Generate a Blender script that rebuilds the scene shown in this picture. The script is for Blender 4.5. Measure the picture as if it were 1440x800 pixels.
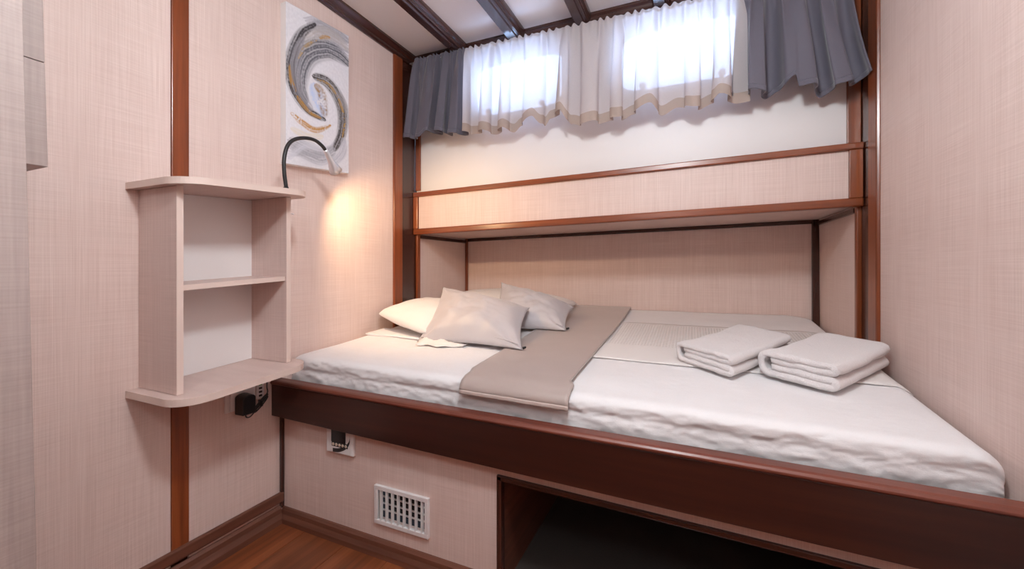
import bpy, bmesh, math, random
import numpy as np
from mathutils import Vector, Matrix, noise

for o in list(bpy.data.objects):
    bpy.data.objects.remove(o)
SC = bpy.context.scene
COL = SC.collection
random.seed(7)

# ------------------------------------------------------------------ camera
YAW = math.atan(255 / 580)
cam = bpy.data.cameras.new('camera')
cam.sensor_width = 36.0
cam.sensor_fit = 'HORIZONTAL'
cam.lens = 580 / 1440 * 36.0
cam.shift_y = -25 / 1440
cam.clip_start = 0.02
camo = bpy.data.objects.new('camera', cam)
camo.location = (0, 0, 0.95)
camo.rotation_euler = (math.pi / 2, 0, YAW)
COL.objects.link(camo)
SC.camera = camo

# ------------------------------------------------------------------ world, lights, exposure
w = bpy.data.worlds.new('daylight')
SC.world = w
w.use_nodes = True
w.node_tree.nodes['Background'].inputs[0].default_value = (0.52, 0.69, 1.0, 1)
w.node_tree.nodes['Background'].inputs[1].default_value = 10.0


def area_light(name, loc, power, size, color, rot=(0, 0, 0), size_y=None, shape='DISK'):
    l = bpy.data.lights.new(name, 'AREA')
    l.energy = power
    l.shape = shape
    l.size = size
    if size_y:
        l.size_y = size_y
    l.color = color
    ob = bpy.data.objects.new(name, l)
    ob.location = loc
    ob.rotation_euler = rot
    COL.objects.link(ob)
    return ob


def bulb(name, loc, power, radius, color):
    l = bpy.data.lights.new(name, 'POINT')
    l.energy = power
    l.shadow_soft_size = radius
    l.color = color
    ob = bpy.data.objects.new(name, l)
    ob.location = loc
    COL.objects.link(ob)


bulb('ceiling_and_fill_lamp', (-0.10, 0.32, 1.86), 34.0, 0.085, (0.90, 0.965, 1.0))
bulb('ceiling_and_fill_lamp', (-0.35, -0.50, 1.80), 15.0, 0.15, (0.90, 0.965, 1.0))  # added unseen fill bulb, brightens the dim parts of the cabin
for wu0, wu1 in ((-1.06, -0.56), (-0.31, 0.22)):
    p = area_light('window_portal', ((wu0 + wu1) / 2, 1.965, 1.865), 1.0, wu1 - wu0, (1, 1, 1),
                   (-math.pi / 2, 0, 0), 0.32, 'RECTANGLE')
    p.data.cycles.is_portal = True

SC.view_settings.view_transform = 'Standard'
SC.view_settings.look = 'None'
SC.view_settings.gamma = 1.0
SC.view_settings.use_curve_mapping = False
SC.view_settings.exposure = 0.34
SC.cycles.use_denoising = True
SC.cycles.sample_clamp_indirect = 6.0
SC.cycles.caustics_reflective = False
SC.cycles.caustics_refractive = False
SC.cycles.max_bounces = 10
SC.cycles.diffuse_bounces = 6
SC.cycles.transparent_max_bounces = 12

# ------------------------------------------------------------------ materials
MATS = {}


class NT:
    def __init__(self, name):
        self.m = bpy.data.materials.new(name)
        self.m.use_nodes = True
        self.t = self.m.node_tree
        self.b = self.t.nodes['Principled BSDF']
        MATS[name] = self.m

    def n(self, kind, **kw):
        nd = self.t.nodes.new(kind)
        for k, v in kw.items():
            if k.startswith('i_'):
                nd.inputs[int(k[2:])].default_value = v
            else:
                setattr(nd, k, v)
        return nd

    def l(self, a, b):
        self.t.links.new(a, b)

    def coords(self, scale=(1, 1, 1)):
        tc = self.n('ShaderNodeTexCoord')
        mp = self.n('ShaderNodeMapping')
        mp.inputs['Scale'].default_value = scale
        self.l(tc.outputs['Object'], mp.inputs['Vector'])
        return mp.outputs['Vector']

    def noise(self, scale_vec, scale=1.0, detail=3.0, rough=0.55):
        nd = self.n('ShaderNodeTexNoise')
        nd.inputs['Scale'].default_value = scale
        nd.inputs['Detail'].default_value = detail
        nd.inputs['Roughness'].default_value = rough
        self.l(self.coords(scale_vec), nd.inputs['Vector'])
        return nd.outputs['Fac']

    def math(self, op, a, b=None):
        nd = self.n('ShaderNodeMath', operation=op)
        for i, x in enumerate((a, b)):
            if x is None:
                continue
            if isinstance(x, (int, float)):
                nd.inputs[i].default_value = x
            else:
                self.l(x, nd.inputs[i])
        return nd.outputs[0]

    def ramp(self, fac, stops):
        nd = self.n('ShaderNodeValToRGB')
        cr = nd.color_ramp
        while len(cr.elements) < len(stops):
            cr.elements.new(0.5)
        for e, (p, c) in zip(cr.elements, stops):
            e.position = p
            e.color = (*c, 1)
        self.l(fac, nd.inputs[0])
        return nd.outputs[0]

    def bump(self, h, strength=0.2, dist=0.002):
        nd = self.n('ShaderNodeBump')
        nd.inputs['Strength'].default_value = strength
        nd.inputs['Distance'].default_value = dist
        self.l(h, nd.inputs['Height'])
        self.l(nd.outputs[0], self.b.inputs['Normal'])

    def set(self, **kw):
        for k, v in kw.items():
            self.b.inputs[k.replace('_', ' ')].default_value = v
        return self


def plain(name, col, rough=0.5, metal=0.0, spec=0.5):
    t = NT(name)
    t.set(Base_Color=(*col, 1), Roughness=rough, Metallic=metal)
    t.b.inputs['Specular IOR Level'].default_value = spec
    # very fine relief so nothing is perfectly flat
    t.bump(t.noise((1, 1, 1), 120, 2), 0.04, 0.001)
    return t.m


def linen(name, dark, light, rough=0.5, hscale=520, vscale=560):
    """pale laminate printed with a woven linen look"""
    t = NT(name)
    h = t.noise((5, 5, hscale), 1, 2)
    v = t.noise((vscale, vscale, 5), 1, 2)
    big = t.noise((1.6, 1.6, 10), 1, 2)
    big2 = t.noise((14, 14, 1.6), 1, 2)
    s = t.math('ADD', t.math('MULTIPLY', h, 0.46), t.math('MULTIPLY', v, 0.66))
    s = t.math('ADD', s, t.math('MULTIPLY', t.math('SUBTRACT', big, 0.5), 0.15))
    s = t.math('ADD', s, t.math('MULTIPLY', t.math('SUBTRACT', big2, 0.5), 0.15))
    t.l(t.ramp(s, [(0.30, dark), (0.78, light)]), t.b.inputs['Base Color'])
    t.set(Roughness=rough)
    t.bump(s, 0.10, 0.001)
    return t.m


def wood(name, dark, mid, light, axis, rough=0.3, coat=0.3, stretch=2.2, fine=55):
    t = NT(name)
    sc = [fine, fine, fine]
    sc[axis] = stretch
    sc2 = [9, 9, 9]
    sc2[axis] = 0.8
    g = t.noise(tuple(sc), 1, 5, 0.6)
    g2 = t.noise(tuple(sc2), 1, 3, 0.5)
    s = t.math('ADD', t.math('MULTIPLY', g, 0.55), t.math('MULTIPLY', g2, 0.45))
    t.l(t.ramp(s, [(0.30, dark), (0.50, mid), (0.72, light)]), t.b.inputs['Base Color'])
    t.set(Roughness=rough)
    t.b.inputs['Coat Weight'].default_value = coat
    t.b.inputs['Coat Roughness'].default_value = 0.2
    t.bump(g, 0.06, 0.001)
    return t.m


linen('wall_linen', (0.62, 0.465, 0.415), (0.80, 0.655, 0.605))
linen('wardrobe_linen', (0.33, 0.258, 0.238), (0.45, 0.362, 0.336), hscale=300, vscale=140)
linen('shelf_linen', (0.54, 0.40, 0.36), (0.70, 0.555, 0.51))
plain('edge_band', (0.70, 0.56, 0.50), 0.45)
plain('white_panel', (0.78, 0.76, 0.76), 0.45)
plain('ceiling_white', (0.90, 0.88, 0.88), 0.5)
plain('white_plastic', (0.78, 0.76, 0.76), 0.35)
plain('black_plastic', (0.012, 0.012, 0.014), 0.35)
plain('screen_black', (0.010, 0.012, 0.016), 0.12)
plain('dark_void', (0.02, 0.015, 0.012), 0.9)
plain('green_mark', (0.10, 0.35, 0.10), 0.5)
plain('button_cream', (0.62, 0.52, 0.42), 0.4)
plain('silver', (0.80, 0.80, 0.83), 0.3, 0.65)
plain('rubber_black', (0.012, 0.011, 0.012), 0.45)
plain('brass_hook', (0.45, 0.38, 0.33), 0.4, 0.8)
for ax, nm in enumerate('xyz'):
    wood('mahogany_' + nm, (0.095, 0.022, 0.008), (0.230, 0.056, 0.017), (0.360, 0.100, 0.030), ax)
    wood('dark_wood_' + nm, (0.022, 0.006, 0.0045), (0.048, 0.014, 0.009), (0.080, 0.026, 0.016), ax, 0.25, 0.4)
    wood('brown_wood_' + nm, (0.075, 0.026, 0.016), (0.150, 0.056, 0.034), (0.215, 0.085, 0.055), ax, 0.4, 0.1)
wood('rail_wood', (0.014, 0.0035, 0.0025), (0.034, 0.008, 0.005), (0.066, 0.018, 0.009), 0, 0.35, 0.2, 1.3, 30)
wood('rail_bead_wood', (0.085, 0.020, 0.011), (0.150, 0.036, 0.020), (0.210, 0.056, 0.032), 0, 0.45, 0.15)
for i, k in enumerate((0.85, 1.0, 1.18)):
    wood('floor_plank_%d' % i, (0.085 * k, 0.022 * k, 0.009 * k), (0.210 * k, 0.060 * k, 0.022 * k),
         (0.330 * k, 0.110 * k, 0.042 * k), 1, 0.33, 0.15, 1.7, 38)


def cloth(name, col, weave=900, rough=0.85, sheen=0.25, bump=0.12, wrinkle=0.0, col2=None):
    t = NT(name)
    a = t.noise((weave, weave * 0.2, weave), 1, 2)
    b = t.noise((7, 7, 7), 1, 4)
    c2 = col2 or tuple(c * 0.93 for c in col)
    t.l(t.ramp(t.math('ADD', t.math('MULTIPLY', a, 0.5), t.math('MULTIPLY', b, 0.5)), [(0.35, c2), (0.62, col)]),
        t.b.inputs['Base Color'])
    t.set(Roughness=rough)
    t.b.inputs['Sheen Weight'].default_value = sheen
    h = a
    if wrinkle:
        wv = t.math('ADD', t.noise((22, 34, 30), 1, 4, 0.6), t.math('MULTIPLY', t.noise((80, 60, 95), 1, 3, 0.6), 0.35))
        h = t.math('ADD', t.math('MULTIPLY', a, 0.15), t.math('MULTIPLY', wv, wrinkle))
    t.bump(h, bump, 0.004 if wrinkle else 0.001)
    return t.m


cloth('sheet_white', (0.85, 0.84, 0.85), wrinkle=1.0, bump=0.30)
cloth('pillow_white', (0.86, 0.83, 0.81), wrinkle=0.8, bump=0.12)
cloth('cushion_grey', (0.555, 0.525, 0.545), rough=0.45, sheen=0.5, wrinkle=0.35, bump=0.10)
cloth('runner_taupe', (0.43, 0.35, 0.32), rough=0.38, sheen=0.4, wrinkle=0.3, bump=0.08)
cloth('runner_taupe_lit', (0.56, 0.46, 0.42), rough=0.42, sheen=0.4, bump=0.08)  # lighter copy of the taupe, light on the front drop put into colour
cloth('curtain_grey', (0.112, 0.106, 0.140), rough=0.7, sheen=0.3, bump=0.1)
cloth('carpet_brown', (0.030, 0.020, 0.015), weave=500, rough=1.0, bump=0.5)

# terry cloth
t = NT('terry_white')
a = t.noise((420, 420, 420), 1, 3)
t.l(t.ramp(a, [(0.3, (0.80, 0.75, 0.75)), (0.7, (0.90, 0.87, 0.87))]), t.b.inputs['Base Color'])
t.set(Roughness=0.95)
t.b.inputs['Sheen Weight'].default_value = 0.5
t.bump(t.math('ADD', a, t.noise((90, 90, 90), 1, 3)), 0.7, 0.005)

# waffle-woven blanket: little grid relief on the rear half
t = NT('waffle_white')
tc = t.n('ShaderNodeTexCoord')
sp = t.n('ShaderNodeSeparateXYZ')
t.l(tc.outputs['Object'], sp.inputs[0])
sx = t.math('SINE', t.math('MULTIPLY', sp.outputs[0], 560))
sy = t.math('SINE', t.math('MULTIPLY', sp.outputs[1], 420))
grid = t.math('MULTIPLY', t.math('ADD', sx, sy), 0.5)
mask = t.math('MULTIPLY', t.math('GREATER_THAN', sp.outputs[1], -0.10), t.math('LESS_THAN', sp.outputs[1], 0.272))
hh = t.math('MULTIPLY', grid, mask)
t.l(t.ramp(t.math('ADD', t.math('MULTIPLY', hh, 0.5), 0.5), [(0.0, (0.64, 0.60, 0.58)), (0.55, (0.80, 0.77, 0.755))]),
    t.b.inputs['Base Color'])
t.set(Roughness=0.9)
t.bump(hh, 0.5, 0.002)


def sheer(name, col, transp, transl):
    t = NT(name)
    t.t.nodes.remove(t.b)
    out = [n for n in t.t.nodes if n.type == 'OUTPUT_MATERIAL'][0]
    d = t.n('ShaderNodeBsdfDiffuse')
    d.inputs[0].default_value = (*col, 1)
    tl = t.n('ShaderNodeBsdfTranslucent')
    tl.inputs[0].default_value = (*col, 1)
    tr = t.n('ShaderNodeBsdfTransparent')
    m1 = t.n('ShaderNodeMixShader')
    m1.inputs[0].default_value = transl
    t.l(d.outputs[0], m1.inputs[1])
    t.l(tl.outputs[0], m1.inputs[2])
    m2 = t.n('ShaderNodeMixShader')
    weave = t.noise((700, 60, 700), 1, 2)
    f = t.math('ADD', t.math('MULTIPLY', t.math('SUBTRACT', weave, 0.5), 0.25), transp)
    t.l(f, m2.inputs[0])
    t.l(m1.outputs[0], m2.inputs[1])
    t.l(tr.outputs[0], m2.inputs[2])
    t.l(m2.outputs[0], out.inputs[0])


sheer('sheer_cloth', (0.70, 0.65, 0.655), 0.045, 0.42)
sheer('sheer_hem', (0.50, 0.41, 0.36), 0.03, 0.30)

t = NT('window_glass')
t.t.nodes.remove(t.b)
out = [n for n in t.t.nodes if n.type == 'OUTPUT_MATERIAL'][0]
g = t.n('ShaderNodeBsdfGlossy')
g.inputs['Roughness'].default_value = 0.03
tr = t.n('ShaderNodeBsdfTransparent')
tr.inputs[0].default_value = (0.93, 0.96, 1.0, 1)
fr = t.n('ShaderNodeFresnel')
mx = t.n('ShaderNodeMixShader')
t.l(fr.outputs[0], mx.inputs[0])
t.l(tr.outputs[0], mx.inputs[1])
t.l(g.outputs[0], mx.inputs[2])
t.l(mx.outputs[0], out.inputs[0])

t = NT('led_warm')
t.b.inputs['Emission Color'].default_value = (1.0, 0.72, 0.40, 1)
t.b.inputs['Emission Strength'].default_value = 25

t = NT('painting')
at = t.n('ShaderNodeAttribute', attribute_name='paint')
t.l(at.outputs['Color'], t.b.inputs['Base Color'])
t.set(Roughness=0.55)
t.bump(t.noise((300, 90, 160), 1, 3), 0.25, 0.002)

# ------------------------------------------------------------------ helpers
WO = {}


def base_of(parent):
    return WO[parent.name] if parent else Vector((0, 0, 0))


def add(name, verts, faces, mat, parent=None, smooth=False, bevel=0.0, solid=0.0, origin=None):
    """one mesh object from world-space vertices; its origin sits at the bottom centre of its box"""
    vs = [Vector(v) for v in verts]
    if origin is None:
        lo = [min(v[i] for v in vs) for i in range(3)]
        hi = [max(v[i] for v in vs) for i in range(3)]
        origin = Vector(((lo[0] + hi[0]) / 2, (lo[1] + hi[1]) / 2, lo[2]))
    else:
        origin = Vector(origin)
    me = bpy.data.meshes.new(name)
    me.from_pydata([v - origin for v in vs], [], faces)
    bm = bmesh.new()
    bm.from_mesh(me)
    bmesh.ops.recalc_face_normals(bm, faces=bm.faces[:])
    bm.to_mesh(me)
    bm.free()
    me.materials.append(MATS[mat])
    if smooth:
        me.polygons.foreach_set('use_smooth', [True] * len(me.polygons))
    ob = bpy.data.objects.new(name, me)
    ob.location = origin - base_of(parent)
    ob.parent = parent
    COL.objects.link(ob)
    WO[ob.name] = origin
    if bevel:
        md = ob.modifiers.new('edge', 'BEVEL')
        md.width = bevel
        md.segments = 2
        md.limit_method = 'ANGLE'
    if solid:
        md = ob.modifiers.new('thick', 'SOLIDIFY')
        md.thickness = solid
        md.offset = 0
    return ob


def tag(o, label=None, cat=None, group=None, kind=None):
    if label:
        o['label'] = label
    if cat:
        o['category'] = cat
    if group:
        o['group'] = group
    if kind:
        o['kind'] = kind
    return o


def thing(name, label, cat, loc, group=None):
    e = bpy.data.objects.new(name, None)
    e.empty_display_size = 0.05
    e.location = loc
    COL.objects.link(e)
    WO[e.name] = Vector(loc)
    return tag(e, label, cat, group)


def struct(name, loc=(0, 0, 0)):
    e = bpy.data.objects.new(name, None)
    e.empty_display_size = 0.05
    e.location = loc
    COL.objects.link(e)
    WO[e.name] = Vector(loc)
    e['kind'] = 'structure'
    return e


BOXF = [(0, 3, 2, 1), (4, 5, 6, 7), (0, 1, 5, 4), (1, 2, 6, 5), (2, 3, 7, 6), (3, 0, 4, 7)]


def boxv(x, y, z):
    (a, b), (c, d), (e, f) = x, y, z
    return [(a, c, e), (b, c, e), (b, d, e), (a, d, e), (a, c, f), (b, c, f), (b, d, f), (a, d, f)]


def box(name, x, y, z, mat, parent=None, bevel=0.0015, **kw):
    return add(name, boxv(x, y, z), BOXF, mat, parent, bevel=bevel, **kw)


def boxes(name, lst, mat, parent=None, bevel=0.0):
    vs, fs = [], []
    for x, y, z in lst:
        o = len(vs)
        vs += boxv(x, y, z)
        fs += [tuple(i + o for i in f) for f in BOXF]
    return add(name, vs, fs, mat, parent, bevel=bevel)


def sweep(name, p0, p1, mat, parent=None, bevel=0.0, smooth=False):
    """solid between two matching closed outlines (lists of 3-D points)"""
    n = len(p0)
    vs = list(p0) + list(p1)
    fs = [tuple(range(n)), tuple(range(2 * n - 1, n - 1, -1))]
    fs += [(i, (i + 1) % n, n + (i + 1) % n, n + i) for i in range(n)]
    return add(name, vs, fs, mat, parent, bevel=bevel, smooth=smooth)


def tube_geo(path, rad, seg=10, cap=True):
    path = [Vector(p) for p in path]
    if not isinstance(rad, (list, tuple)):
        rad = [rad] * len(path)
    vs, fs = [], []
    ref = Vector((0.3, 0.2, 0.9)).normalized()
    for i, p in enumerate(path):
        d = (path[min(i + 1, len(path) - 1)] - path[max(i - 1, 0)]).normalized()
        a = d.cross(ref)
        if a.length < 1e-3:
            a = d.cross(Vector((1, 0, 0)))
        a.normalize()
        b = d.cross(a).normalized()
        ref = a.cross(d)
        for k in range(seg):
            th = 2 * math.pi * k / seg
            vs.append(p + (a * math.cos(th) + b * math.sin(th)) * rad[i])
    for i in range(len(path) - 1):
        for k in range(seg):
            fs.append((i * seg + k, i * seg + (k + 1) % seg, (i + 1) * seg + (k + 1) % seg, (i + 1) * seg + k))
    if cap:
        fs.append(tuple(range(seg - 1, -1, -1)))
        e = (len(path) - 1) * seg
        fs.append(tuple(range(e, e + seg)))
    return vs, fs


def tube(name, path, rad, mat, parent=None, seg=10, cap=True):
    vs, fs = tube_geo(path, rad, seg, cap)
    return add(name, vs, fs, mat, parent, smooth=True)


def smoothpath(pts, n=6):
    """Catmull-Rom through points"""
    P = [Vector(p) for p in pts]
    P = [P[0] * 2 - P[1]] + P + [P[-1] * 2 - P[-2]]
    outp = []
    for i in range(1, len(P) - 2):
        for k in range(n):
            t = k / n
            a, b, c, d = P[i - 1], P[i], P[i + 1], P[i + 2]
            outp.append(0.5 * ((2 * b) + (c - a) * t + (2 * a - 5 * b + 4 * c - d) * t * t + (3 * b - a - 3 * c + d) * t ** 3))
    outp.append(P[-2])
    return outp


def gridf(nu, nv, o=0):
    return [(o + i * (nv + 1) + j, o + (i + 1) * (nv + 1) + j, o + (i + 1) * (nv + 1) + j + 1, o + i * (nv + 1) + j + 1)
            for i in range(nu) for j in range(nv)]


def interp(keys, x):
    if x <= keys[0][0]:
        return keys[0][1]
    for (a, ya), (b, yb) in zip(keys, keys[1:]):
        if x <= b:
            t = (x - a) / (b - a)
            t = t * t * (3 - 2 * t)
            return ya + (yb - ya) * t
    return keys[-1][1]


def fbm(x, y, z=0.0):
    return noise.noise((x, y, z)) + 0.5 * noise.noise((x * 2.1, y * 2.1, z + 7.3))


# ------------------------------------------------------------------ the room
UL, UR = -1.418, 0.565          # left and right wall faces
VF, VB, VN = -0.9, 1.90, 2.44   # wall behind the camera, upper hull wall, niche back

# floor: planks running away from the camera
fl = struct('floor', (0, 0, -0.02))
box('subfloor', (UL - 0.05, UR + 0.05), (VF, 2.5), (-0.04, -0.012), 'dark_void', fl, 0)
seams = [UL - 0.005] + [-1.274 + 0.185 * k for k in range(0, 10)] + [UR]
rows = []
k = 0
for a, b in zip(seams, seams[1:]):
    if b - a < 0.02:
        continue
    for (c, d) in (((VF, 0.25), (0.25, 1.09)) if k % 2 else ((VF, 0.55), (0.55, 1.09))):
        box('plank', (a + 0.0008, b - 0.0008), (c + 0.0008, d - 0.0008), (-0.012, 0.0), 'floor_plank_%d' % ((k * 7 + int(c * 10)) % 3), fl, 0.0016)
    k += 1

# left wall: backing, two linen panels and the mahogany strip between them
wl = struct('wall_left', (UL, 0.6, 0))
box('backing', (UL - 0.06, UL - 0.008), (VF, VN + 0.05), (-0.02, 2.16), 'dark_wood_z', wl, 0)
box('wall_panel', (UL - 0.008, UL), (VF, 0.712), (0.0, 2.12), 'wall_linen', wl, 0.001)
box('wall_panel', (UL - 0.008, UL), (0.760, 1.700), (0.0, 2.12), 'wall_linen', wl, 0.001)
box('trim_strip', (UL - 0.008, UL + 0.004), (0.713, 0.759), (0.10, 2.10), 'mahogany_z', wl, 0.002)
box('trim_strip', (UL - 0.008, UL + 0.010), (1.700, 1.768), (0.0, 2.06), 'mahogany_z', wl, 0.006)
box('post_board', (UL - 0.008, UL + 0.002), (1.769, 1.884), (0.0, 2.08), 'dark_wood_z', wl, 0.002)
box('corner_strip', (UL, UL + 0.012), (1.063, 1.0745), (0.05, 0.41), 'dark_wood_z', wl, 0.001)

# left skirting: upper strip, shadow gap, floor moulding
bl = struct('baseboard_left', (UL, 0.4, 0))
box('upper_strip', (UL, UL + 0.014), (0.36, 1.074), (0.070, 0.109), 'brown_wood_y', bl, 0.006)
sweep('floor_moulding', [(UL, 0.36, 0), (UL + 0.026, 0.36, 0), (UL + 0.024, 0.36, 0.018), (UL + 0.014, 0.36, 0.034), (UL + 0.012, 0.36, 0.050), (UL + 0.004, 0.36, 0.058), (UL, 0.36, 0.058)],
      [(UL, 1.062, 0), (UL + 0.026, 1.062, 0), (UL + 0.024, 1.062, 0.018), (UL + 0.014, 1.062, 0.034), (UL + 0.012, 1.062, 0.050), (UL + 0.004, 1.062, 0.058), (UL, 1.062, 0.058)],
      'brown_wood_y', bl)

# right wall
wr = struct('wall_right', (UR, 0.6, 0))
box('backing', (UR + 0.008, UR + 0.06), (VF, VN + 0.05), (-0.02, 2.16), 'dark_wood_z', wr, 0)
box('wall_panel', (UR, UR + 0.008), (VF, 1.735), (0.0, 2.12), 'wall_linen', wr, 0.001)
box('trim_strip', (UR - 0.010, UR + 0.008), (1.735, 1.815), (0.0, 2.06), 'mahogany_z', wr, 0.008)
box('post_board', (UR - 0.003, UR + 0.008), (1.816, 1.90), (0.0, 2.08), 'dark_wood_z', wr, 0.001)

# unseen wall behind the camera, its dark wood chosen to cut bounced light
wf = struct('wall_front', (0, VF, 0))
box('wall_panel', (UL - 0.05, UR + 0.05), (VF - 0.05, VF), (-0.02, 2.16), 'brown_wood_z', wf, 0)

# ceiling: white panels between dark beams
ce = struct('ceiling', (0, 0.5, 2.1))
bx = [(-1.140, -1.070), (-0.826, -0.747), (-0.494, -0.424), (-0.158, -0.080), (0.170, 0.248)]
edges = [UL] + [(a + b) / 2 for a, b in bx] + [UR]
for a, b in zip(edges, edges[1:]):
    box('ceiling_panel', (a + 0.0005, b - 0.0005), (VF, VB), (2.1, 2.115), 'ceiling_white', ce, 0)
box('deck', (UL - 0.06, UR + 0.06), (VF - 0.05, 2.0), (2.116, 2.16), 'dark_wood_x', ce, 0)
for a, b in bx:
    prof = [(a + 0.004, 2.100), (a, 2.085), (a, 2.058), (a + 0.006, 2.050), (b - 0.030, 2.050), (b - 0.026, 2.056),
            (b - 0.020, 2.058), (b - 0.013, 2.056), (b - 0.009, 2.062), (b - 0.010, 2.070), (b - 0.002, 2.078), (b, 2.088), (b, 2.100)]
    sweep('beam', [(p, VF, q) for p, q in prof], [(p, 1.862, q) for p, q in prof], 'dark_wood_y', ce, 0.001)
prof = [(UL, 2.046), (UL + 0.010, 2.046), (UL + 0.014, 2.056), (UL + 0.014, 2.066), (UL + 0.022, 2.076), (UL + 0.030, 2.088), (UL + 0.030, 2.1), (UL, 2.1)]
sweep('cornice', [(p, VF, q) for p, q in prof], [(p, 1.862, q) for p, q in prof], 'dark_wood_y', ce, 0.0008)
prof = [(1.850, 2.1), (1.850, 2.090), (1.858, 2.080), (1.862, 2.072), (1.862, 2.035), (1.90, 2.035), (1.90, 2.1)]
sweep('cross_beam', [(UL, p, q) for p, q in prof], [(UR, p, q) for p, q in prof], 'dark_wood_x', ce, 0.0008)

# hull wall: white upper part pierced by two windows, and the linen niche behind the berth
wb = struct('wall_back', (-0.43, VB, 0))
WIN = [(-1.06, -0.56, 1.715, 2.005), (-0.31, 0.225, 1.715, 2.005)]
pieces = [((UL, UR), (VB, VB + 0.03), (1.20, WIN[0][2])), ((UL, UR), (VB, VB + 0.03), (WIN[0][3], 2.115)),
          ((UL, WIN[0][0]), (VB, VB + 0.03), (WIN[0][2], WIN[0][3])), ((WIN[0][1], WIN[1][0]), (VB, VB + 0.03), (WIN[0][2], WIN[0][3])),
          ((WIN[1][1], UR), (VB, VB + 0.03), (WIN[0][2], WIN[0][3]))]
boxes('upper_panel', pieces, 'white_panel', wb)
box('side_trim', (UL + 0.001, UL + 0.030), (VB - 0.014, VB), (1.372, 2.03), 'mahogany_z', wb, 0.003)
box('side_trim', (UR - 0.046, UR - 0.004), (VB - 0.012, VB), (1.392, 2.03), 'mahogany_z', wb, 0.003)
box('niche_back_panel', (UL, UR), (VN, VN + 0.02), (0.40, 1.25), 'wall_linen', wb, 0)
box('niche_roof', (UL, UR), (VB, VN + 0.03), (1.202, 1.225), 'dark_wood_x', wb, 0)
box('niche_side_panel', (UL, UL + 0.006), (1.915, VN), (0.40, 1.17), 'wall_linen', wb, 0)
box('niche_side_panel', (UR - 0.006, UR), (1.915, VN), (0.40, 1.21), 'wall_linen', wb, 0)
box('niche_trim', (UL + 0.001, UL + 0.016), (1.886, 1.914), (0.40, 1.14), 'mahogany_z', wb, 0.004)
box('niche_trim', (UR - 0.018, UR - 0.001), (1.890, 1.914), (0.40, 1.19), 'mahogany_z', wb, 0.004)
box('niche_corner_trim', (UL + 0.006, UL + 0.022), (VN - 0.016, VN), (0.40, 1.15), 'mahogany_z', wb, 0.003)
sweep('niche_corner_trim', [(UR - 0.036, VN - 0.026, 0.55), (UR - 0.006, VN - 0.026, 0.55), (UR - 0.006, VN, 0.55), (UR - 0.036, VN, 0.55)],
      [(UR - 0.036, VN - 0.010, 1.18), (UR - 0.006, VN - 0.010, 1.18), (UR - 0.006, VN, 1.18), (UR - 0.036, VN, 1.18)], 'dark_wood_z', wb, 0.003)
tilt = 0.0212                                   # the ledge follows the sheer of the hull


def lz(u, z0):
    return z0 + tilt * (u - UL)


def slanted(name, u0, u1, v0, v1, z0, z1, mat, parent, bevel=0.002):
    """a board along the hull whose heights follow the ledge"""
    vs = [(u0, v0, lz(u0, z0)), (u1, v0, lz(u1, z0)), (u1, v1, lz(u1, z0)), (u0, v1, lz(u0, z0)),
          (u0, v0, lz(u0, z1)), (u1, v0, lz(u1, z1)), (u1, v1, lz(u1, z1)), (u0, v1, lz(u0, z1))]
    return add(name, vs, BOXF, mat, parent, bevel=bevel)


slanted('niche_top_trim', UL + 0.022, UR - 0.036, VN - 0.014, VN, 1.118, 1.1375, 'dark_wood_x', wb, 0.003)
slanted('niche_side_top_trim', UL + 0.006, UL + 0.018, 1.915, VN - 0.016, 1.108, 1.1275, 'dark_wood_y', wb, 0.002)
slanted('niche_side_top_trim', UR - 0.020, UR - 0.006, 1.915, VN - 0.02, 1.108, 1.1275, 'dark_wood_y', wb, 0.002)

# the ledge above the berth: two rails, linen fascia between them, linen underside
le = thing('wall_ledge', 'long mahogany-edged ledge with linen fascia across the hull wall above the bed', 'shelf', (-0.43, 1.88, 1.12))
slanted('upper_rail', UL + 0.003, UR - 0.004, 1.861, VB, 1.333, 1.358, 'mahogany_x', le, 0.004)
slanted('lower_rail', UL + 0.003, UR - 0.004, 1.861, 1.892, 1.126, 1.158, 'mahogany_x', le, 0.006)
slanted('fascia', UL + 0.032, UR - 0.046, 1.876, 1.888, 1.150, 1.340, 'wall_linen', le, 0)
slanted('end_block', UL + 0.003, UL + 0.030, 1.863, 1.888, 1.158, 1.333, 'mahogany_z', le, 0.002)
slanted('end_block', UR - 0.046, UR - 0.006, 1.863, 1.888, 1.158, 1.333, 'mahogany_z', le, 0.002)
slanted('underside', UL + 0.008, UR - 0.008, 1.892, VN - 0.001, 1.138, 1.148, 'shelf_linen', le, 0)


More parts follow.
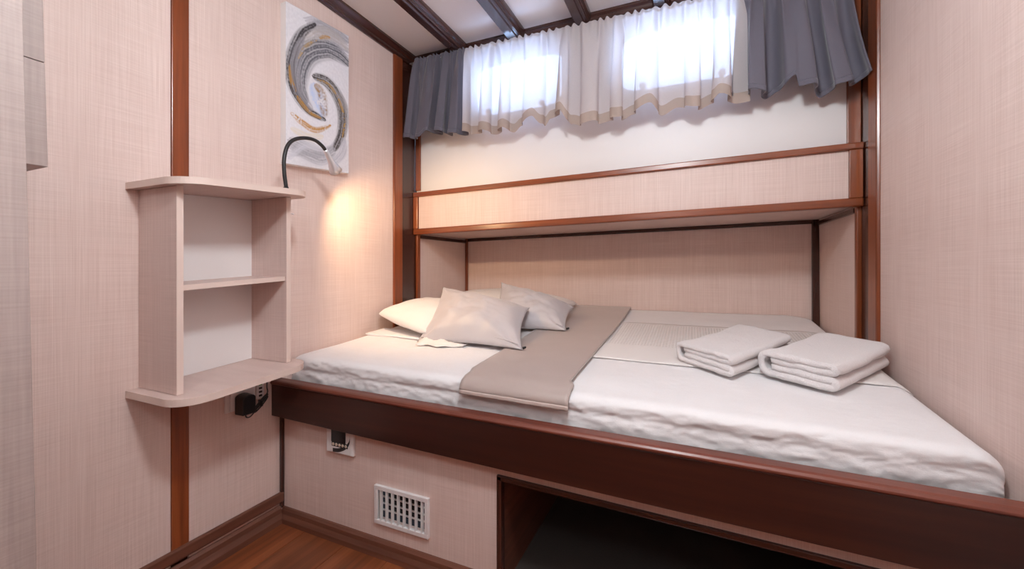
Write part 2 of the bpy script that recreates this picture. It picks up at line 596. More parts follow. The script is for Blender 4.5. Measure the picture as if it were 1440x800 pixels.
# windows
def window(name, u0, u1, z0, z1):
    wnd = struct(name, ((u0 + u1) / 2, VB, z0))
    N = 48
    inner, outer = [], []
    cx, cz, hw, hh_ = (u0 + u1) / 2, (z0 + z1) / 2, (u1 - u0) / 2, (z1 - z0) / 2
    for i in range(N):
        th = 2 * math.pi * i / N
        c, s = math.cos(th), math.sin(th)
        e = 2 / 6.0
        inner.append((cx + (hw - 0.012) * abs(c) ** e * (1 if c >= 0 else -1), cz + (hh_ - 0.012) * abs(s) ** e * (1 if s >= 0 else -1)))
        m = max(abs(c), abs(s))
        outer.append((cx + (hw + 0.018) * c / m, cz + (hh_ + 0.018) * s / m))
    vs, fs = [], []
    for y in (VB - 0.008, VB + 0.03):
        vs += [(p, y, q) for p, q in inner] + [(p, y, q) for p, q in outer]
    for i in range(N):
        j = (i + 1) % N
        fs += [(i, j, N + j, N + i), (2 * N + i, 3 * N + i, 3 * N + j, 2 * N + j),
               (i, 2 * N + i, 2 * N + j, j), (N + i, N + j, 3 * N + j, 3 * N + i)]
    add('window_frame', vs, fs, 'white_plastic', wnd)
    box('pane', (u0, u1), (VB + 0.022, VB + 0.026), (z0, z1), 'window_glass', wnd, 0)
    # horizontal glazing bar of the hopper sash and its two latch knobs
    box('sash_bar', (u0 + 0.01, u1 - 0.01), (VB + 0.004, VB + 0.020), (z0 - 0.002, z0 + 0.014), 'white_plastic', wnd, 0.002)
    for f in (0.2, 0.78):
        u = u0 + (u1 - u0) * f
        kn = tube('latch_knob', [(u, VB + 0.016, z0 + 0.026), (u, VB - 0.012, z0 + 0.026), (u, VB - 0.013, z0 + 0.026), (u, VB - 0.026, z0 + 0.026)], [0.006, 0.006, 0.014, 0.013], 'white_plastic', wnd, 14)
    return wnd


window('window_1', *WIN[0])
window('window_2', *WIN[1])

# ------------------------------------------------------------------ berth
RS_T, RS_B = -0.0072, -0.0163                  # slopes of rail top and bottom
be = thing('berth', 'built-in dark mahogany bed base with linen front panel and dark storage opening', 'bed', (-0.43, 1.1, 0))


def rail_prof(u):
    t, b = 0.519 + RS_T * (u - UL), 0.404 + RS_B * (u - UL)
    return [(u, 1.030, b), (u, 1.072, b), (u, 1.072, t), (u, 1.030, t)]


sweep('side_rail', rail_prof(UL + 0.001), rail_prof(UR - 0.001), 'rail_wood', be, 0.002)


def bead_prof(u):
    t = 0.535 + RS_T * (u - UL)
    pts = [(1.028, -0.0155), (1.0245, -0.011), (1.0245, -0.007), (1.029, -0.002), (1.036, 0), (1.066, 0), (1.074, -0.003), (1.076, -0.009), (1.076, -0.0155)]
    return [(u, p, t + q) for p, q in pts]


sweep('rail_bead', bead_prof(UL + 0.001), bead_prof(UR - 0.001), 'rail_bead_wood', be, 0.001)
OU0, OU1, OZ = -0.519, 0.50, 0.351
boxes('front_panel', [((UL, OU0), (1.075, 1.090), (0, 0.114)), ((UL, OU0), (1.075, 1.090), (0.220, 0.42)),
                      ((UL, -0.956), (1.075, 1.090), (0.114, 0.220)), ((-0.762, OU0), (1.075, 1.090), (0.114, 0.220))], 'wall_linen', be)
box('front_panel', (OU1, UR), (1.075, 1.090), (0, 0.42), 'wall_linen', be, 0)
sl = -0.021
add('panel_strip', [(OU0, 1.075, OZ), (OU1, 1.075, OZ + sl * (OU1 - OU0)), (OU1, 1.09, OZ + sl * (OU1 - OU0)), (OU0, 1.09, OZ),
                    (OU0, 1.075, 0.42), (OU1, 1.075, 0.42), (OU1, 1.09, 0.42), (OU0, 1.09, 0.42)], BOXF, 'wall_linen', be)
z1 = OZ + sl * (OU1 - OU0)
add('opening_trim', [(OU0, 1.068, OZ - 0.016), (OU1, 1.068, z1 - 0.016), (OU1, 1.092, z1 - 0.016), (OU0, 1.092, OZ - 0.016),
                     (OU0, 1.068, OZ), (OU1, 1.068, z1), (OU1, 1.092, z1), (OU0, 1.092, OZ)], BOXF, 'dark_wood_x', be, bevel=0.003)
box('opening_trim', (OU0, OU0 + 0.016), (1.068, 1.092), (0.0, OZ - 0.002), 'dark_wood_z', be, 0.003)
box('opening_trim', (OU1 - 0.016, OU1), (1.068, 1.092), (0.0, z1 - 0.016), 'dark_wood_z', be, 0.003)
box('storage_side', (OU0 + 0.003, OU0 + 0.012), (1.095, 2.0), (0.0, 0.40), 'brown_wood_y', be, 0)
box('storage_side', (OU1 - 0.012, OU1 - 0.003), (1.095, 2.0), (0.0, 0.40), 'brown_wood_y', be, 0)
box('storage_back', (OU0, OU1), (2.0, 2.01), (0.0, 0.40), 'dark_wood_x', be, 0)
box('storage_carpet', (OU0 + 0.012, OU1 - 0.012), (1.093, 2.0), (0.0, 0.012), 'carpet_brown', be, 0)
box('mattress_board', (UL + 0.001, UR - 0.001), (1.091, VN - 0.002), (0.40, 0.43), 'dark_wood_x', be, 0)
prof = [(1.075, 0), (1.054, 0), (1.055, 0.016), (1.062, 0.030), (1.063, 0.044), (1.069, 0.052), (1.075, 0.053)]
bb = struct('baseboard_back', (-0.95, 1.065, 0))
sweep('floor_moulding', [(UL + 0.012, p, q) for p, q in prof], [(OU0 - 0.002, p, q) for p, q in prof], 'brown_wood_x', bb)


# ------------------------------------------------------------------ mattress and bed linen
def ztop(u, v):
    t = max(0, min(1, (u + 1.4) / 1.96))
    q = max(0, (v - 1.1) / 1.34) ** 1.15
    zf = .613 - .025 * t
    zb = .70 + .01 * t
    return zf + (zb - zf) * q


def rdg(u):
    return max(0.0, min(1.0, 0.9 - (u + 0.5) * 0.8)) * (0.6 + 0.6 * noise.noise((u * 4, 0.3, 0)))


def front_path(u):
    """bed front profile from the bottom of the mattress up and over on to the top"""
    zt = ztop(u, 1.15)
    rw = 0.008 * noise.noise((u * 2.6, 1.9, 0)) - 0.002
    d = zt - 0.47
    g = rdg(u)
    return [(1.105, 0.47), (1.094, 0.47 + 0.22 * d), (1.089, 0.47 + 0.40 * d), (1.0895, 0.47 + 0.54 * d),
            (1.090 + 0.0045 * g, 0.47 + 0.66 * d + rw), (1.0885 - 0.001 * g, 0.47 + 0.76 * d + rw), (1.0890, 0.47 + 0.87 * d), (1.099, 0.47 + 0.95 * d),
            (1.122, zt - 0.001), (1.155, ztop(u, 1.155))]


MU0, MU1 = UL + 0.002, UR - 0.010
NU = 260
vs = []
cols = None
tops = [1.155 + (2.428 - 1.155) * (k / 60) for k in range(1, 61)]
for i in range(NU + 1):
    s = i / NU
    u = MU0 + (MU1 - MU0) * s
    fp = front_path(u)
    # densify the front
    sp = smoothpath([(0, a + (0.012 if a < 1.11 else 0.006 if a < 1.13 else 0), b) for a, b in fp], 4)
    row = [(p.y, p.z) for p in sp] + [(v, ztop(u, v)) for v in tops] + [(2.434, ztop(u, 2.43) - 0.02), (2.434, 0.50)]
    edge = max(0, 1 - min(u - MU0, MU1 - u) / 0.045)
    for j, (v, z) in enumerate(row):
        fr = max(0, 1 - (v - 1.08) / 0.10)
        rdn = 1 - abs(noise.noise((u * 11 + z * 9, z * 30 - u * 4, 6.0))) * 2.2
        rdn2 = 1 - abs(noise.noise((u * 30 - z * 30, z * 60 + u * 9, 2.0))) * 2.2
        cr = ((0.0048 - 0.0016 * s) * rdn * (0.55 + 0.6 * noise.noise((u * 2.3, 0.7, 0))) + (0.0022 - 0.0008 * s) * rdn2 + 0.004 * fbm(u * 6, z * 18, 1.0) + 0.0022 * fbm(u * 24 + z * 30, z * 40, 4.0) + 0.0016 * fbm(u * 60 - z * 50, z * 75, 8.0)) * min(1, fr * 1.25) * (0.3 if j < 2 else 1)
        dz = 0.0025 * fbm(u * 5, v * 5, 2.2) * (1 - fr)
        zz = z + dz - 0.030 * edge ** 2 * (1 if z > 0.55 else max(0, (z - 0.5) / 0.05))
        if u > 0.40 and v > 2.0:
            zz -= 0.05 * ((u - 0.40) / 0.155) ** 2 * min(1, (v - 2.0) / 0.1) * 0.5
        vv = v - cr + 0.012 * edge ** 2 * fr
        vs.append((u - 0.006 * (1 if s == 1 else 0), max(vv, 1.0780), zz))
nj = len(row) - 1
fs = gridf(NU, nj)
fs.append(tuple(range(nj, -1, -1)))
fs.append(tuple(NU * (nj + 1) + j for j in range(nj + 1)))
fs.append(tuple([i * (nj + 1) for i in range(NU + 1)] + [i * (nj + 1) + nj for i in range(NU, -1, -1)]))
tag(add('mattress', vs, fs, 'sheet_white', smooth=True), 'thick white mattress in a crumpled white fitted sheet on the wooden bed base', 'mattress')


def sheet_patch(name, u0, u1, v0, v1, off, mat, solid, nu=40, nv=50, wob=0.002, parent=None, edge_wob=0.004, seed=3.0, zfun=None):
    vs = []
    for i in range(nu + 1):
        for j in range(nv + 1):
            s, t = i / nu, j / nv
            u = u0 + (u1 - u0) * s
            v = v0 + (v1 - v0) * t
            v += edge_wob * fbm(u * 6, seed) * (1 - t) + edge_wob * fbm(u * 5, seed + 4) * t
            e = max(0, 1 - (UR - 0.010 - u) / 0.045)
            z = ztop(u, v) + off + wob * fbm(u * 7, v * 7, seed) - 0.030 * e ** 2
            if u > 0.40 and v > 2.0:
                z -= 0.05 * ((u - 0.40) / 0.155) ** 2 * min(1, (v - 2.0) / 0.1) * 0.5
            if zfun:
                z += zfun(s, t)
            vs.append((u, v, z))
    return add(name, vs, gridf(nu, nv), mat, parent, smooth=True, solid=solid)


bk = sheet_patch('blanket', -0.44, UR - 0.016, 1.466, 2.07, 0.0050, 'waffle_white', 0.004, 60, 40, 0.0012)
tag(bk, 'white waffle-woven blanket spread flat over the rear right of the bed', 'blanket')
# a turned-back sheet edge at the head end
fs_ = sheet_patch('folded_sheet', UL + 0.03, -1.02, 1.475, 1.60, 0.006, 'sheet_white', 0.008, 24, 16, 0.002, edge_wob=0.014, seed=9.0)
tag(fs_, 'folded white sheet edge tucked under the front white pillow by the wall', 'sheet')

# runner across the bed, hanging over the front
vs = []
nu = 30
for i in range(nu + 1):
    s = i / nu
    row = []
    top = [(v, None) for v in [2.425 - (2.425 - 1.17) * k / 44 for k in range(45)]]
    for v, _ in top:
        t = (2.425 - v) / 1.255
        u = (-0.662 + 0.006 * t) + s * (0.336 + 0.006 * math.sin(t * 5))
        row.append((u, v, ztop(u, v) + 0.0145 + 0.0012 * fbm(u * 8, v * 8, 5)))
    u = -0.653 + s * 0.338
    zt = ztop(u, 1.15)
    wr_ = 0.004 * fbm(s * 9, 3.1)
    for v, z in ((1.140, zt + 0.012), (1.112, zt + 0.008), (1.091, zt - 0.001), (1.081, zt - 0.012), (1.078, zt - 0.020), (1.0765, zt - 0.028 - 0.002 * s)):
        row.append((u + 0.006, v + wr_ * (0.5 if v > 1.09 else 0.9), z))
    vs += row
nj = len(row) - 1
rn = thing('bed_runner', 'shiny taupe runner laid across the white bed and over its front edge', 'bed runner', (-0.49, 1.8, 0.62))
fs = gridf(nu, nj)
add('runner_cloth', vs, fs, 'runner_taupe', rn, smooth=True, solid=0.003)
hemv = []
for i in range(nu + 1):
    s = i / nu
    u = -0.653 + s * 0.338
    zt = ztop(u, 1.15)
    wr_ = 0.004 * fbm(s * 9, 3.1)
    for dz in (-0.026, -0.030, -0.034, -0.038):
        hemv.append((u + 0.006, 1.0755 + wr_ * 0.9, zt + dz - 0.002 * s))
add('front_hem', hemv, gridf(nu, 3), 'runner_taupe_lit', rn, smooth=True, solid=0.004)


# ------------------------------------------------------------------ pillows and cushions
def pillow_geo(BL, BR, TR, TL, front, back, n=30, pinch=0.07, seed=0.0, wr=0.004, power=0.62, cround=0.0):
    BL, BR, TR, TL = map(Vector, (BL, BR, TR, TL))
    nrm = ((BR - BL) + (TR - TL)).cross((TL - BL) + (TR - BR)).normalized()
    vs, idx = [], {}
    fs = []

    def pt(i, j, side):
        s, t = 2 * i / n - 1, 2 * j / n - 1
        s2 = s * (1 - pinch * (1 - t * t))
        t2 = t * (1 - pinch * (1 - s * s))
        k = 1 - cround * (s * t) ** 4
        s2, t2 = s2 * k, t2 * k
        a, b = (s2 + 1) / 2, (t2 + 1) / 2
        p = BL * (1 - a) * (1 - b) + BR * a * (1 - b) + TR * a * b + TL * (1 - a) * b
        e = max(0.0, (1 - abs(s) ** 2.4) * (1 - abs(t) ** 2.4))
        h = e ** power
        d = (front if side > 0 else back) * h
        rim = (1 - h)
        d += wr * fbm(s * 3.1 + seed, t * 3.1, seed) * h * 1.2
        d += wr * 0.9 * math.sin(9 * math.atan2(t, s) + 3 * seed) * h * rim
        for cs, ct in ((-1, -1), (1, -1), (1, 1), (-1, 1)):
            ds, dt = s - cs, t - ct
            r2 = ds * ds + dt * dt
            d += wr * 1.3 * math.exp(-r2 / 0.22) * math.sin(math.atan2(dt, ds) * 8 + seed * 3 + cs) * min(1, r2 * 25) * min(1, h * 3)
        return p + nrm * d * side

    for side in (1, -1):
        for i in range(n + 1):
            for j in range(n + 1):
                if side < 0 and (i in (0, n) or j in (0, n)):
                    idx[(i, j, -1)] = idx[(i, j, 1)]
                    continue
                idx[(i, j, side)] = len(vs)
                vs.append(pt(i, j, side))
        for i in range(n):
            for j in range(n):
                q = (idx[(i, j, side)], idx[(i + 1, j, side)], idx[(i + 1, j + 1, side)], idx[(i, j + 1, side)])
                fs.append(q if side > 0 else q[::-1])
    return vs, fs, nrm


def pillow(name, corners, front, back, mat, parent=None, **kw):
    vs, fs, nrm = pillow_geo(*corners, front, back, **kw)
    return add(name, vs, fs, mat, parent, smooth=True)


p1 = thing('pillow', 'plump white pillow lying by the left wall, nearer the bed front', 'pillow', (-1.18, 1.72, 0.66), 'white bed pillows')
pillow('pillow_body', [(-1.398, 1.535, 0.728), (-1.03, 1.435, 0.662), (-0.86, 1.86, 0.71), (-1.385, 1.96, 0.755)], 0.070, 0.045, 'pillow_white', p1, pinch=0.02, seed=1.3, cround=0.10)
vs = []
for i in range(13):
    for j in range(7):
        s, t = i / 12, j / 6
        u, v = -1.040 + 0.20 * s, 1.385 + 0.012 * math.sin(s * 9) + 0.08 * t + 0.03 * s
        vs.append((u, v, ztop(u, v) + 0.006 + 0.026 * t * (1 - s * 0.6) + 0.007 * fbm(u * 30, v * 40)))
add('pillowcase_flap', vs, gridf(12, 6), 'pillow_white', p1, smooth=True, solid=0.003)
p2 = thing('pillow', 'white pillow half hidden behind the two grey cushions in the niche corner', 'pillow', (-1.0, 2.2, 0.70), 'white bed pillows')
pillow('pillow_body', [(-1.36, 2.00, 0.760), (-0.64, 2.00, 0.725), (-0.60, 2.40, 0.735), (-1.36, 2.42, 0.770)], 0.066, 0.045, 'pillow_white', p2, pinch=0.02, seed=2.6, cround=0.10)


def cushion(label, corners, seed, tab):
    c = thing('cushion', label, 'cushion', [sum(q[i] for q in corners[:2]) / 2 for i in range(3)], 'grey satin cushions')
    body = pillow('cushion_cover', corners, 0.080, 0.030, 'cushion_grey', c, pinch=0.095, seed=seed, wr=0.007, power=0.72, n=48)
    # piped seam along the lower edge and the little zip tab at its right end
    BL, BR, TR, TL = map(Vector, corners)
    nrm = ((BR - BL) + (TR - TL)).cross((TL - BL) + (TR - BR)).normalized()
    up = ((TL - BL) + (TR - BR)).normalized()
    path = []
    for k in range(25):
        s = k / 24
        a = 0.04 + 0.92 * s
        path.append(BL.lerp(BR, a) + up * (0.012 + 0.034 * (1 - (2 * a - 1) ** 2)) + nrm * (0.006 + 0.022 * (1 - (2 * a - 1) ** 2) ** 0.8))
    tube('seam', path, 0.0018, 'cushion_grey', c, 6)
    e = BR + up * 0.012
    r = (BR - BL).normalized()
    tube('zip_pull', [e + r * 0.001, e + r * 0.012 + nrm * 0.004], [0.005, 0.004], 'rubber_black', c, 8)
    return c


cushion('grey satin cushion in front, leaning on the near white pillow', [(-1.072, 1.436, 0.632), (-0.579, 1.413, 0.642), (-0.684, 1.757, 0.763), (-1.143, 1.745, 0.850)], 3.7, 0)
cushion('grey satin cushion behind the other one, beside the taupe runner', [(-0.885, 1.729, 0.652), (-0.512, 1.754, 0.670), (-0.558, 2.07, 0.742), (-0.930, 1.975, 0.870)], 5.1, 0)


# ------------------------------------------------------------------ towels
def towel(label, corner, xdir, ydir, W, L, Hh, seed):
    """bath towel folded in four: closed fold on the left, two round folds on the right"""
    th = Hh / 4.25
    zc = [th * 0.5, th * 1.55, th * 2.62, th * 3.7]
    pts = [(0.10 * W, zc[1])]
    for k in range(1, 7):
        pts.append((0.10 * W + (0.86 * W) * k / 6, zc[1]))
    r = (zc[1] - zc[0]) / 2
    for k in range(1, 6):
        a = math.pi / 2 - math.pi * k / 6
        pts.append((0.96 * W + r * 1.3 * math.cos(a), (zc[0] + zc[1]) / 2 + r * math.sin(a)))
    for k in range(0, 8):
        pts.append((0.96 * W - 0.90 * W * k / 7, zc[0]))
    r = (zc[3] - zc[0]) / 2
    for k in range(1, 8):
        a = -math.pi / 2 - math.pi * k / 8
        pts.append((0.06 * W + r * 0.75 * math.cos(a), (zc[0] + zc[3]) / 2 + r * math.sin(a)))
    for k in range(0, 8):
        pts.append((0.06 * W + 0.90 * W * k / 7, zc[3]))
    r = (zc[3] - zc[2]) / 2
    for k in range(1, 6):
        a = math.pi / 2 - math.pi * k / 6
        pts.append((0.96 * W + r * 1.3 * math.cos(a), (zc[2] + zc[3]) / 2 + r * math.sin(a)))
    for k in range(0, 7):
        pts.append((0.96 * W - 0.86 * W * k / 6, zc[2]))
    n = len(pts)
    A, B = [], []
    for i, (x, z) in enumerate(pts):
        x0, z0 = pts[max(i - 1, 0)]
        x1, z1 = pts[min(i + 1, n - 1)]
        dx, dz = x1 - x0, z1 - z0
        l = math.hypot(dx, dz) or 1
        hw = th * 0.52 * (0.75 if i in (0, n - 1) else 1)
        A.append((x - dz / l * hw, z + dx / l * hw))
        B.append((x + dz / l * hw, z - dx / l * hw))
    outl = A + B[::-1]
    m = len(outl)
    steps = [0, 0.012, 0.04] + [0.04 + 0.92 * k / 20 for k in range(1, 20)] + [0.96, 0.988, 1.0]
    X, Y = Vector(xdir).normalized(), Vector(ydir).normalized()
    C = Vector(corner)
    zmid = sum(zc) / 4
    vs = []
    for yi, y in enumerate(steps):
        shrink = 0.94 if yi in (0, len(steps) - 1) else 1.0
        for x, z in outl:
            xx = (x - W / 2) * (1 - (1 - shrink) * 0.3) + W / 2
            zz = z * 1.0
            sag = 1 - 0.10 * math.sin(math.pi * y) * (z / Hh)
            jit = (0.0045 * fbm(x * 18 + seed, y * L * 14, z * 30) + 0.0015 * fbm(x * 80 + seed, y * L * 80, z * 90)) * (0.3 if z < th else 1)
            skew = 0.010 * fbm(z * 20 + seed, 2.0) * (1 if y < 0.5 else -1)
            p = C + X * (xx - W) + Y * (y * L + skew + 0.004 * fbm(x * 40, z * 60, seed) * (1 if y in (0, 1) else 0))
            vs.append((p.x, p.y, ztop(p.x, p.y) + 0.0115 + zz * sag + max(jit, -0.001)))
    fs = []
    for yi in range(len(steps) - 1):
        for i in range(m):
            j = (i + 1) % m
            fs.append((yi * m + i, yi * m + j, (yi + 1) * m + j, (yi + 1) * m + i))
    # the end faces: quads between the two sides of the strip
    for base, flip in ((0, False), ((len(steps) - 1) * m, True)):
        for i in range(n - 1):
            q = (base + i, base + i + 1, base + m - 2 - i, base + m - 1 - i)
            fs.append(q[::-1] if flip else q)
    return tag(add('towel', vs, fs, 'terry_white', smooth=True), label, 'towel', 'folded white towels on the bed')


towel('folded white towel farther from the right wall, nearer the taupe runner', (0.100, 1.372), (0.14, -0.125), (0.21, 0.345), 0.195, 0.395, 0.064, 1.0)
towel('folded white towel closest to the right wall', (0.338, 1.337), (0.13, -0.085), (0.205, 0.295), 0.172, 0.350, 0.076, 4.0)


# ------------------------------------------------------------------ curtains
def rodz(u):
    return 2.035 - 0.026 * (u + 1.4)


def curtain_surface(u0, u1, du0, du1, bot, nf, amp, seed, t0, t1, n, m, vbase=1.788):
    vs = []
    per = (u1 - u0) / nf
    for i in range(n + 1):
        s = i / n
        ph = 2 * math.pi * nf * s + 1.6 * noise.noise((s * nf * 0.7, seed, 0)) * 2 + seed
        dep = 0.75 + 0.5 * noise.noise((s * nf * 0.8, seed, 9))
        f = math.sin(ph) + 0.22 * math.sin(2 * ph + seed * 2)
        gph = 2 * math.pi * nf * 3.4 * s + 3 * noise.noise((s * 9, seed, 3))
        gth = math.sin(gph)
        top = math.sin(2 * math.pi * nf * 1.9 * s + seed + 1.5 * noise.noise((s * 12, seed, 5)))
        for j in range(m + 1):
            t = t0 + (t1 - t0) * j / m
            lean = 0.018 * noise.noise((s * nf * 0.5, seed, t * 0.8))
            u = u0 + (u1 - u0) * s + (du0 * (1 - s) + du1 * s) * t + lean * t
            tt = max(0, (t - 0.03) / 0.97) ** 0.6
            u -= 0.16 * per * math.sin(2 * ph) * tt * dep
            fold = amp * tt * f * dep
            mid = 0.010 * top * min(1, t * 9) * max(0, 1 - t * 1.25)
            gather = 0.0075 * gth * max(0, 1 - t * 4.0)
            v = vbase - 0.010 * t - fold - mid + gather
            zt = rodz(u) + 0.013 + 0.004 * math.sin(gph * 1.3) * max(0, 1 - t * 8)
            zb = interp(bot, u)
            vs.append((min(max(u, UL + 0.012), UR - 0.012), min(v, 1.872), zt + (zb - zt) * t))
    return vs


lb = [(-1.40, 1.632), (-1.36, 1.628), (-1.30, 1.622), (-1.25, 1.648), (-1.18, 1.638), (-1.12, 1.618), (-1.04, 1.612)]
sb = [(-1.05, 1.613), (-0.94, 1.606), (-0.87, 1.592), (-0.82, 1.603), (-0.78, 1.588), (-0.74, 1.612), (-0.67, 1.632), (-0.63, 1.596), (-0.60, 1.630), (-0.54, 1.640), (-0.50, 1.590), (-0.44, 1.570), (-0.38, 1.574),
      (-0.33, 1.580), (-0.29, 1.572), (-0.23, 1.592), (-0.16, 1.610), (-0.12, 1.572), (-0.06, 1.594), (0.01, 1.572), (0.07, 1.590), (0.09, 1.604), (0.16, 1.580), (0.20, 1.58)]
rb = [(0.14, 1.612), (0.20, 1.606), (0.25, 1.588), (0.29, 1.606), (0.334, 1.634), (0.345, 1.590), (0.39, 1.594), (0.42, 1.564), (0.46, 1.580), (0.50, 1.585), (0.56, 1.612)]

rod = thing('curtain_rod', 'thin curtain rod running under the cross beam above the window', 'curtain rod', (-0.43, 1.8, 2.0))
tube('rod', [(UL + 0.03, 1.80, rodz(-1.39)), (UR - 0.02, 1.80, rodz(0.545))], 0.0035, 'silver', rod, 8)
for u in (UL + 0.035, UR - 0.03):
    tube('rod_bracket', [(u, 1.802, rodz(u)), (u, 1.835, rodz(u)), (u, 1.862, rodz(u) + 0.006)], 0.004, 'brass_hook', rod, 8)


def gcurtain(label, a):
    c = thing('curtain', label, 'curtain', ((a[0] + a[1]) / 2, 1.80, 1.6), 'grey side curtains')
    u0, u1, d0, d1, bot, nf, amp, seed = a
    vs = curtain_surface(u0, u1, d0, d1, bot, nf, amp, seed, 0.0, 0.962, 200, 44)
    add('curtain_cloth', vs, gridf(200, 44), 'curtain_grey', c, smooth=True, solid=0.0018)
    vs = curtain_surface(u0, u1, d0, d1, bot, nf, amp, seed, 0.955, 1.0, 200, 4)
    add('hem', vs, gridf(200, 4), 'curtain_grey', c, smooth=True, solid=0.0036)


gcurtain('short dark grey curtain at the left end of the window', (-1.352, -1.035, -0.044, -0.012, lb, 3.6, 0.042, 0.6))
sc_ = thing('sheer_curtain', 'white see-through valance curtain with beige hem in front of the windows', 'curtain', (-0.44, 1.80, 1.58))
sa = (-1.040, 0.178, -0.005, 0.0, sb, 9.5, 0.040, 2.1)
vs = curtain_surface(*sa, 0.0, 0.905, 520, 44)
add('curtain_cloth', vs, gridf(520, 44), 'sheer_cloth', sc_, smooth=True)
vs = curtain_surface(*sa, 0.905, 1.0, 520, 6)
add('hem', vs, gridf(520, 6), 'sheer_hem', sc_, smooth=True)
gcurtain('long dark grey curtain at the right end of the window', (0.155, 0.492, 0.0, 0.062, rb, 3.4, 0.050, 4.0))

# ------------------------------------------------------------------ wall shelf unit
SK = 0.057


def sh(u, v, z):
    return (u, v, z + SK * (v - 0.634))


cab = thing('wall_shelf', 'pale wood two-tier wall shelf unit with rounded top and bottom boards', 'shelf', (UL, 0.81, 0.6))


def shelf_box(name, x, y, z, mat, parent, bevel=0.001):
    return add(name, [sh(*p) for p in boxv(x, y, z)], BOXF, mat, parent, bevel=bevel)


def board(name, v0, v1, uf, r, z0, z1):
    outl = [(UL + 0.0005, v0)]
    for k in range(13):
        a = -math.pi / 2 + (math.pi / 2) * k / 12
        outl.append((uf - r + r * math.cos(a), v0 + r + r * math.sin(a)))
    for k in range(13):
        a = (math.pi / 2) * k / 12
        outl.append((uf - r + r * math.cos(a), v1 - r + r * math.sin(a)))
    outl.append((UL + 0.0005, v1))
    n = len(outl)
    b = add(name, [sh(a, c, z0 + 0.0008) for a, c in outl] + [sh(a, c, z1 - 0.0008) for a, c in outl],
            [tuple(range(n)), tuple(range(2 * n - 1, n - 1, -1))] + [(i, (i + 1) % n, n + (i + 1) % n, n + i) for i in range(n)], 'shelf_linen', cab)
    # edge band round the front
    o2 = outl[1:-1]
    o2 = [outl[0]] + o2 + [outl[-1]]
    vs = [sh(a, c, z0) for a, c in o2] + [sh(a, c, z1) for a, c in o2]
    m = len(o2)
    bd = add('edge_band', vs, [(i, i + 1, m + i + 1, m + i) for i in range(m - 1)], 'edge_band', b, solid=0.0016)
    return b


VL0, VL1, VR0, VR1, UFS = 0.634, 0.650, 0.952, 0.968, -1.236
board('bottom_board', 0.606, 0.998, -1.165, 0.075, 0.594, 0.613)
board('top_board', 0.606, 1.005, -1.165, 0.075, 1.163, 1.181)
for a, b in ((VL0, VL1), (VR0, VR1)):
    sp_ = shelf_box('side_panel', (UL + 0.0005, UFS - 0.001), (a, b), (0.613, 1.163), 'shelf_linen', cab)
    shelf_box('edge_band', (UFS - 0.001, UFS), (a, b), (0.613, 1.163), 'edge_band', sp_, 0.0003)
ms = shelf_box('middle_shelf', (UL + 0.0005, UFS - 0.008), (VL1, VR0), (0.885, 0.900), 'shelf_linen', cab)
shelf_box('edge_band', (UFS - 0.008, UFS - 0.007), (VL1, VR0), (0.885, 0.900), 'edge_band', ms, 0.0003)
shelf_box('back_panel', (UL + 0.0005, UL + 0.007), (VL1, VR0), (0.613, 1.163), 'white_panel', cab, 0)
tube('peg', [sh(UFS - 0.012, VR1, 1.110), sh(UFS - 0.012, VR1 + 0.016, 1.110), sh(UFS - 0.012, VR1 + 0.017, 1.110), sh(UFS - 0.012, VR1 + 0.020, 1.110)], [0.002, 0.002, 0.0035, 0.003], 'silver', cab, 8)

# ------------------------------------------------------------------ gooseneck reading lamp
lp = thing('reading_lamp', 'black gooseneck reading lamp with silver cone head on the wall shelf', 'lamp', (-1.22, 0.938, 1.1985))
tube('lamp_base', [(-1.22, 0.938, 1.1985), (-1.22, 0.938, 1.203), (-1.22, 0.938, 1.2035), (-1.22, 0.938, 1.212)], [0.017, 0.017, 0.009, 0.007], 'rubber_black', lp, 16)
neck = smoothpath([(-1.22, 0.938, 1.210), (-1.22, 0.931, 1.263), (-1.22, 0.932, 1.309), (-1.22, 0.945, 1.350), (-1.222, 0.973, 1.377), (-1.225, 1.017, 1.394), (-1.228, 1.058, 1.398), (-1.232, 1.092, 1.388), (-1.236, 1.111, 1.376)], 6)
tube('neck', neck, 0.0062, 'rubber_black', lp, 10)
h0, h1 = Vector((-1.235, 1.108, 1.379)), Vector((-1.257, 1.178, 1.317))
hd = h1 - h0
prof = [(0.0, 0.0075), (0.06, 0.0095), (0.35, 0.0100), (0.55, 0.0125), (0.78, 0.0180), (1.0, 0.0245), (0.985, 0.0228), (0.80, 0.0165)]
vs, fs = tube_geo([h0 + hd * a for a, _ in prof[:6]], [b for _, b in prof[:6]], 24, False)
vi, fi = tube_geo([h0 + hd * a for a in (0.72, 0.86, 1.0)], [0.0145, 0.0185, 0.0235], 24, False)
o = len(vs)
fs += [tuple(i + o for i in f) for f in fi]
fs += [(5 * 24 + k, 5 * 24 + (k + 1) % 24, o + 2 * 24 + (k + 1) % 24, o + 2 * 24 + k) for k in range(24)]
fs.append(tuple(range(24)))
vs += vi
lh = add('lamp_head', vs, fs, 'silver', lp, smooth=True)
tube('led', [h0 + hd * 0.72, h0 + hd * 0.76], [0.0142, 0.0140], 'led_warm', lh, 20)
ls = bpy.data.lights.new('reading_lamp_light', 'SPOT')
ls.energy = 11.5
ls.color = (1.0, 0.66, 0.36)
ls.spot_size = math.radians(128)
ls.spot_blend = 0.7
ls.shadow_soft_size = 0.012
lo = bpy.data.objects.new('reading_lamp_light', ls)
lo.location = h1 + hd.normalized() * 0.006 - Vector(lp.location)
lo.rotation_euler = Vector((0.022, 0.11, -0.070)).to_track_quat('-Z', 'Y').to_euler()
lo.parent = lp
COL.objects.link(lo)

